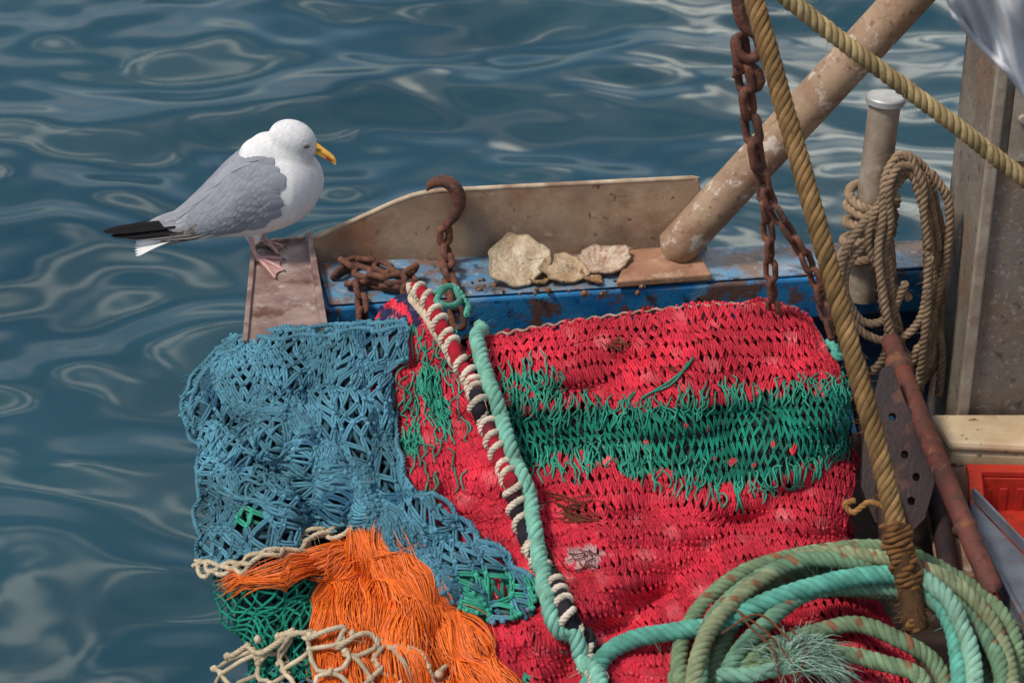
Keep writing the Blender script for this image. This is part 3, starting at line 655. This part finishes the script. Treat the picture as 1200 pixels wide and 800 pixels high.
# ------------------------------------------------ shells (irregular, layered)
def shell(px,py,z,R,tilt,rotz,c1,c2,sy=1.,seed=0,roll=0,stria=.3):
    e=empty('oyster_shell'); mb=MB(); g=np.random.default_rng(seed+50)
    nr,na=30,130; rr=np.linspace(0.001,1,nr)[:,None]; a=np.linspace(0,math.tau,na)[None]
    def per(s,k0,k1): return sum(np.sin(a*k+g.uniform(0,6.28))/k for k in range(k0,k1))*s
    edge_=1+per(.13,2,6)+per(.12,6,14)
    rad=R*rr*(1+(edge_-1)*rr)
    X=rad*np.cos(a)*1.08; Y=rad*np.sin(a)*sy
    ang=np.arctan2(Y+R*.9*sy,X+R*.3)
    ly=np.floor(rr*5+.6*np.sin(a*2+seed)+.35*np.sin(a*5+seed))/5
    Z=-R*.10*(1-rr**2)+.07*R*ly+.06*R*np.sin(X/R*4+seed)*np.cos(Y/R*3.3)+.05*R*per(.8,3,9)*rr**3
    Z=Z+g.normal(0,.005*R,Z.shape)
    P=np.stack([X,Y,Z],-1)
    m=np.clip(.4+.35*sn(X/R*30,Y/R*30,22,seed)+.15*sn(X/R*30,Y/R*30,7,seed+9)+stria*np.sin(ang*30+sn(X/R*10,Y/R*10,9,3)),0,1)
    c=np.asarray(c1)*(1-m[...,None])+np.asarray(c2)*m[...,None]
    c=c*np.where(rr>.95,.65,1.)[...,None]
    grid(mb,P,c); o=mb.build('valve',mShell,e,center=False); s=o.modifiers.new('s','SOLIDIFY'); s.thickness=.007
    o.location=Wz(px,py,z); o.rotation_euler=(tilt,roll,rotz)
shell(607,306,RZ+.060,.084,.60,.2,srgb(228,212,184),srgb(188,162,132),.95,1,0,.06)
shell(661,316,RZ+.036,.066,.36,.4,srgb(220,196,162),srgb(176,144,108),.82,2,.1,.08)
shell(630,325,RZ+.018,.045,.15,1.5,srgb(180,145,105),srgb(140,110,80),.8,5)
shell(707,306,RZ+.036,.078,.22,.1,srgb(226,208,188),srgb(178,132,110),.72,6,-.12,.22)
shell(692,325,RZ+.020,.038,.2,2.,srgb(160,108,70),srgb(200,165,125),.8,4)
shell(735,292,RZ+.02,.03,.3,1.,srgb(150,105,70),srgb(120,80,55),.6,7)
mb=MB()
for k in range(46):
    c=Wz(rng.uniform(550,775),rng.uniform(312,344),RZ+.014); blob(mb,[c],rng.uniform(.003,.010),col=srgb(150,100,60)*rng.uniform(.4,1.2))
mb.build('shell_debris',mShell)
mb=MB()
for (cx,cy,n,s) in ((722,406,10,14),(672,598,26,26),(690,660,6,20),(800,440,3,20)):
    for k in range(n):
        x,y=cx+rng.normal(0,s*.6),cy+rng.normal(0,s*.3); aa=rng.uniform(-.6,.6)
        q=[(x+s*t*math.cos(aa)+rng.normal(0,1.5),y+s*t*math.sin(aa)+rng.normal(0,1.5)) for t in (-.6,-.2,.2,.6)]
        P=Sp(q,.018,2.); tube(mb,P,rng.uniform(.001,.0022),5,srgb(105,60,42)*rng.uniform(.5,1.3),raw=True)
mb.build('seaweed_debris',mNet)

# ------------------------------------------------ seagull
gull=empty('herring_gull')
zt=1.002
nf=Wz(303,306,zt); ff=Wz(313,288,zt); yg=(nf[1]+ff[1])/2
pxm=np.linalg.norm(Wy(301,250,yg)-Wy(300,250,yg))
st=[(158,281,290),(175,272,291),(195,260,286),(220,240,281),(245,216,279),(270,191,277),(295,173,275),(315,166,272),(335,164,265),(352,170,256),(366,182,244),(375,198,228),(380,207,216)]
st=cr(st,3.)
ctr=Wy(st[:,0],(st[:,1]+st[:,2])/2,yg); bx=ctr[:,0]; bz=ctr[:,2]; ba=(st[:,2]-st[:,1])/2*pxm/.96
bb=np.minimum(ba*.88+.004,.105)
def body(x,th,off=0):
    a=np.interp(x,bx,ba)+off; b=np.interp(x,bx,bb)+off; z=np.interp(x,bx,bz)
    return np.stack([x+0*th,yg+b*np.cos(th),z+a*np.sin(th)],-1)
mb=MB()
th=np.linspace(0,math.tau,36)
P=body(bx[:,None]+0*th[None],th[None]+0*bx[:,None]); P[0]=P[0].mean(0); P[-1]=P[-1].mean(0)
grid(mb,P,flip=True)
def ell(mb,c,rx,ry,rz,rot=0):
    n=24;a=np.linspace(0,math.pi,n)[:,None];b=np.linspace(0,math.tau,n+6)[None]
    X=np.sin(a)*np.cos(b)*rx;Y=np.sin(a)*np.sin(b)*ry;Z=np.cos(a)*rz+0*b
    X,Z=X*math.cos(rot)+Z*math.sin(rot),-X*math.sin(rot)+Z*math.cos(rot)
    grid(mb,np.stack([X,Y,Z],-1)+np.asarray(c))
hd=Wy(343,163,yg)+[0,-.006,0]
ell(mb,hd,29*pxm,22*pxm,23.5*pxm,.45)
ell(mb,Wy(358,169,yg)+[0,-.010,0],15.5*pxm,14*pxm,12*pxm,.55)
ell(mb,Wy(336,182,yg)+[0,-.003,0],32*pxm,26*pxm,31*pxm)
ell(mb,Wy(342,208,yg),37*pxm,32*pxm,35*pxm)
ell(mb,Wy(322,182,yg),33*pxm,27*pxm,25*pxm,.6)
ell(mb,Wy(312,190,yg),34*pxm,30*pxm,27*pxm,.6)
ell(mb,Wy(298,268,yg)+[0,-.028,0],.024,.022,.04); ell(mb,Wy(306,264,yg)+[0,.028,0],.024,.022,.04)
ob=mb.build('body',mFeather,gull)
r=ob.modifiers.new('r','REMESH'); r.mode='VOXEL'; r.voxel_size=.0045; r.use_smooth_shade=True
s=ob.modifiers.new('s','SMOOTH'); s.iterations=18; s.factor=.6
dg=bpy.context.evaluated_depsgraph_get(); me=bpy.data.meshes.new_from_object(ob.evaluated_get(dg)); ob.modifiers.clear(); ob.data=me
n=len(me.vertices); co=np.zeros(n*3,np.float32); me.vertices.foreach_get('co',co); co=co.reshape(-1,3)+np.array(ob.location)
for a_ in list(me.color_attributes): me.color_attributes.remove(a_)
at=me.color_attributes.new('Col','FLOAT_COLOR','POINT')
W=srgb(224,223,223)*np.ones((n,1))
hh=np.clip(1-np.linalg.norm(co-hd,axis=1)/.085,0,1)
stk=(np.clip(sn(co[:,0]*1000,co[:,2]*1000+co[:,1]*500,9,3),0.4,1.2)-.4)*np.clip(hh*3,0,1)
eyez=np.exp(-(np.linalg.norm(co-(Wy(359,163,yg)+[0,-.045,0]),axis=1)/.016)**2)
W=W*(1-.3*stk[:,None])*(1-.07*np.clip(sn(co[:,0]*1000,co[:,2]*1600,14,8),-1,1))[:,None]*(1-.3*eyez[:,None])
at.data.foreach_set('color',np.concatenate([W,np.ones((n,1))],1).astype(np.float32).ravel())
if not me.materials: me.materials.append(mFeather)
for p in me.polygons: p.use_smooth=True
def featherP(mb,P,Wd,Nn,w,col,edgec=None,tip=.35,rachis=.05):
    n=len(P); t=np.linspace(0,1,n); prof=np.where(t>1-tip,np.sqrt(np.maximum(0,1-((t-(1-tip))/tip)**2)),1)*(.6+.4*np.minimum(1,t*4)); prof=np.maximum(prof,.02)
    k=np.linspace(-1,1,7)
    G=P[:,None]+Wd[:,None]*(k[None,:,None]*w*prof[:,None,None])-Nn[:,None]*(np.abs(k)[None,:,None]**2*w*.10)
    c=np.tile(np.asarray(col,float),(n,7,1))
    if edgec is not None:
        ed=np.clip((np.abs(k)[None,:]-.8)*3+np.clip((t[:,None]-.9)*8,0,1),0,1)[...,None]; c=c*(1-ed)+np.asarray(edgec)*ed
    sh=1-rachis*np.exp(-(k/.12)**2); c=c*sh[None,:,None]
    grid(mb,G,c)
mbw=MB(); GY=srgb(142,144,153)
def pxx(px): return Wy(px,250,yg)[0]
def wing(side):
    for row,px0 in enumerate(np.arange(222,343,6.)):
        for thd in np.arange(84,214,8.):
            front=np.interp(thd,[84,110,150,190,214],[302,314,338,336,316])+rng.normal(0,3)
            if px0>front: continue
            if thd>np.interp(px0,[215,240,260,330],[196,204,212,206]): continue
            td=thd+(4. if row%2 else 0)+rng.normal(0,2)
            L=np.interp(px0,[215,250,340],[.10,.075,.045])*rng.uniform(.85,1.1); w=np.interp(px0,[215,250,340],[.018,.017,.015])
            x0=pxx(px0+4)+rng.normal(0,.003); t=np.linspace(0,1,9)
            sw=np.interp(px0,[215,340],[6,2]); tt=np.radians(td+ -sw*t)
            tt=tt if side<0 else math.pi-tt
            xx=x0-L*t; lf=.004+.004*(td<120)
            P=body(xx,tt,lf+.0046*t); P2=body(xx,tt+.05,lf+.0046*t)
            Wd=nrm(P2-P); Nn=nrm(P-np.stack([xx,np.full(9,yg),np.interp(xx,bx,bz)],-1))
            c=GY*rng.uniform(.94,1.06)*(1+.07*math.sin(td*.11+px0*.05)); ec=c*1.14
            if px0<258 and td>180: c=srgb(115,104,100)*rng.uniform(.8,1.2); ec=srgb(200,197,195)
            elif px0<246 and td>150: ec=srgb(200,200,203)
            featherP(mbw,P,Wd,Nn,w,c,ec)
wing(-1); wing(1)
BK=srgb(28,26,28); BR=srgb(74,62,58)
prim=[((252,258),(200,262),(120,271),.015,BK,-.03),((250,262),(205,268),(130,276),.015,BK,-.036),((248,266),(210,272),(146,278),.014,BR,-.040),((250,270),(215,275),(160,277),.013,BR,-.044),
      ((252,252),(195,257),(124,269),.012,BK,.02),((250,250),(190,255),(134,267),.012,BK,.026),((252,273),(225,276),(178,276),.011,srgb(95,82,78),-.047),
      ((255,256),(215,258),(165,264),.014,srgb(134,134,140),-.034),((250,240),(210,250),(172,262),.014,srgb(142,144,150),-.02),((250,238),(205,247),(174,260),.014,srgb(142,144,150),.01)]
for a,b,c,w,col,dy in prim:
    P=cr([Wy(*a,yg+dy*1.6),Wy(*b,yg+dy*1.1),Wy(*c,yg+dy*.4)],.012)
    Wd=np.tile(nrm(np.array([0.05,.75,.55 if dy<0 else -.4])),(len(P),1)); Nn=np.tile(nrm(np.array([0,-.5,.8])),(len(P),1))
    featherP(mbw,P,Wd,Nn,w,col,srgb(170,168,168) if col is not BK else BK*1.6,tip=.3,rachis=.12)
mbw.build('wings',mFeather,gull)
mbt=MB()
for k in range(9):
    f=(k-4)/4; P=cr([Wy(225,268,yg)+[0,f*.02,0],Wy(190,277,yg)+[0,f*.035,-.002],Wy(157+5*abs(f),287,yg)+[0,f*.055,-.004*abs(f)]],.012)
    featherP(mbt,P,np.tile([.0,1.,0],(len(P),1)),np.tile([0,0,1.],(len(P),1)),.015,srgb(226,226,226),srgb(205,205,205),tip=.2,rachis=.12)
mbt.build('tail',mFeather,gull)
mb=MB(); YL=srgb(235,180,72)
bp=[(362,170),(370,174),(378,179),(386,184),(391,188),(393,193)]; hs=[9,7.6,6.6,6,4.6,1.2]
P=np.array([Wy(a,b,yg-.012-.004*i) for i,(a,b) in enumerate(bp)]); hd_=np.interp(np.linspace(0,1,24),np.linspace(0,1,6),hs)*pxm
P=cr(P,np.linalg.norm(P[-1]-P[0])/22); n=len(P); h=np.interp(np.linspace(0,1,n),np.linspace(0,1,24),hd_)
T=nrm(np.gradient(P,axis=0)); U=nrm(np.cross(T,np.array([0,-1.,0]))); U=U*np.sign(U[:,2:3]); B=np.cross(T,U)
a=np.linspace(0,math.tau,17); V=P[:,None]+h[:,None,None]*(np.sin(a)[None,:,None]*U[:,None]*.9+np.cos(a)[None,:,None]*B[:,None]*.5)
cc=np.tile(YL,(n,17,1)); t=np.linspace(0,1,n)[:,None]; low=(np.sin(a)[None]<-.3)&(t>.62)&(t<.85); cc=np.where(low[...,None],srgb(200,70,42),cc)
mouth=(np.abs(np.sin(a)[None]+.15)<.2)&(t<.92); cc=np.where(mouth[...,None],srgb(140,95,50),cc); cc=np.where(((t>.28)&(t<.4)&(np.abs(np.sin(a)[None]-.4)<.25))[...,None],srgb(90,70,50),cc)
grid(mb,V,cc); mb.build('bill',mSkin,gull)
mb=MB(); ec=Wy(360,163,yg)+[0,-.0475,0.0]
tube(mb,[ec+[-.010,.003,.001],ec+[-.003,-.001,-.002],ec+[.004,-.001,-.0015],ec+[.010,.004,.001]],[.0014,.0028,.0028,.0014],8,srgb(45,38,34),step=.002)
tube(mb,[ec+[-.010,.004,.0045],ec+[0,.000,.0062],ec+[.010,.004,.0045]],[.0012,.002,.0012],8,srgb(175,165,155),step=.002)
mb.build('eyelid',mSkin,gull)
PK=srgb(205,160,154)
def leg(top,foot,toes,name):
    mb=MB(); knee=(np.array(top)+foot)/2+[-.006,0,.0]
    tube(mb,[top,knee,foot+[0,0,.008]],[.0085,.0062,.0065],10,PK,step=.006)
    blob(mb,[foot+[0,0,.008]],.0095,col=PK)
    tp=[np.array(t) for t in toes]
    for t in tp:
        tube(mb,[foot+[0,0,.008],(foot+t)/2+[0,0,.010],t+[0,0,.004]],[.0062,.0055,.0045],8,PK*.95,step=.006)
        tube(mb,[t+[0,0,.005],t+nrm(t-foot)*.010+[0,0,.001]],[.003,.001],6,srgb(50,40,40),step=.004)
    for a,b in zip(tp[:-1],tp[1:]):
        k=np.linspace(0,1,8)[:,None,None];m=np.linspace(0,1,8)[None,:,None]
        ed=a*(1-m)+b*m-nrm((a+b)/2-foot)*.012*np.sin(m*math.pi)
        G=foot*(1-k)+ed*k; G=G+np.array([0,0,1])*(.006*(1-k)+.0035)
        grid(mb,G,PK*.85)
    bk=foot+nrm(foot-tp[1])*.016; tube(mb,[foot+[0,0,.010],bk+[0,0,.006]],[.004,.002],6,PK,step=.005)
    mb.build(name,mSkin,gull)
leg(Wy(296,266,yg)+[0,nf[1]-yg,0],nf,[Wz(*p,zt) for p in ((323,327),(333,318),(331,305))],'near_leg')
leg(Wy(308,262,yg)+[0,ff[1]-yg,0],ff,[Wz(*p,zt) for p in ((326,299),(333,291),(329,282))],'far_leg')

# ------------------------------------------------ camera, light, world
cd=bpy.data.cameras.new('camera'); cam=bpy.data.objects.new('camera',cd); scene.collection.objects.link(cam); scene.camera=cam
cam.location=CAM; cam.rotation_euler=(math.radians(60),0,0); cd.lens=80; cd.sensor_width=36; cd.clip_end=3000
cd.dof.use_dof=True; cd.dof.focus_distance=5.95; cd.dof.aperture_fstop=4.0
sd=nrm(np.array([-.50,-.25,.85]))
sl=bpy.data.lights.new('sun','SUN'); sl.energy=3.1; sl.angle=math.radians(11); sl.color=(1,.93,.82)
so=bpy.data.objects.new('sun',sl); scene.collection.objects.link(so); so.rotation_euler=Vector(sd).to_track_quat('Z','Y').to_euler()
w=bpy.data.worlds.new('World'); scene.world=w; w.use_nodes=True; N=w.node_tree.nodes; L=w.node_tree.links
bg=N['Background']; bg.inputs[1].default_value=.105
sky=N.new('ShaderNodeTexSky'); sky.sky_type='NISHITA'; sky.sun_disc=False; sky.sun_elevation=math.asin(sd[2]); sky.sun_rotation=math.atan2(sd[0],sd[1])
tc=N.new('ShaderNodeTexCoord'); mp=N.new('ShaderNodeMapping'); mp.inputs['Scale'].default_value=(1,1,2.0); mp.inputs['Location'].default_value=(.3,.1,0); L.new(tc.outputs['Generated'],mp.inputs[0])
no=N.new('ShaderNodeTexNoise'); no.inputs['Scale'].default_value=2.6; no.inputs['Detail'].default_value=1.5; L.new(mp.outputs[0],no.inputs[0])
def ramp(sock,p0,p1,v0=0,v1=1):
    rp=N.new('ShaderNodeMapRange'); rp.interpolation_type='SMOOTHSTEP'; rp.inputs[1].default_value=p0; rp.inputs[2].default_value=p1; rp.inputs[3].default_value=v0; rp.inputs[4].default_value=v1; L.new(sock,rp.inputs[0]); return rp.outputs[0]
def mixc(f,a,b):
    mx=N.new('ShaderNodeMix'); mx.data_type='RGBA'; L.new(f,mx.inputs[0]); L.new(a,mx.inputs[6]); mx.inputs[7].default_value=b; return mx.outputs[2]
col=mixc(ramp(no.outputs['Fac'],.42,.72),sky.outputs[0],(9,8.9,8.6,1))
n3=N.new('ShaderNodeTexNoise'); n3.inputs['Scale'].default_value=8; n3.inputs['Detail'].default_value=2; L.new(mp.outputs[0],n3.inputs[0])
crisp=ramp(n3.outputs['Fac'],.47,.52)
def spot(d,c0,c1):
    v=N.new('ShaderNodeVectorMath'); v.operation='DOT_PRODUCT'; nn=N.new('ShaderNodeVectorMath'); nn.operation='NORMALIZE'; L.new(tc.outputs['Generated'],nn.inputs[0]); L.new(nn.outputs[0],v.inputs[0]); v.inputs[1].default_value=nrm(np.array(d)); return ramp(v.outputs['Value'],c0,c1)
a_=spot((.24,.915,.38),.980,.990); b_=spot((-.20,.72,.68),.987,.995)  # two bright sky patches, added so the waves mirror pale blotches
ad=N.new('ShaderNodeMath'); ad.operation='ADD'; L.new(a_,ad.inputs[0]); L.new(b_,ad.inputs[1]); ad.use_clamp=True
mu=N.new('ShaderNodeMath'); mu.operation='MULTIPLY'; L.new(ad.outputs[0],mu.inputs[0]); L.new(crisp,mu.inputs[1])
col=mixc(mu.outputs[0],col,(32,30.5,26,1))
L.new(col,bg.inputs[0])
scene.view_settings.view_transform='Standard'; scene.view_settings.look='None'; scene.view_settings.exposure=0
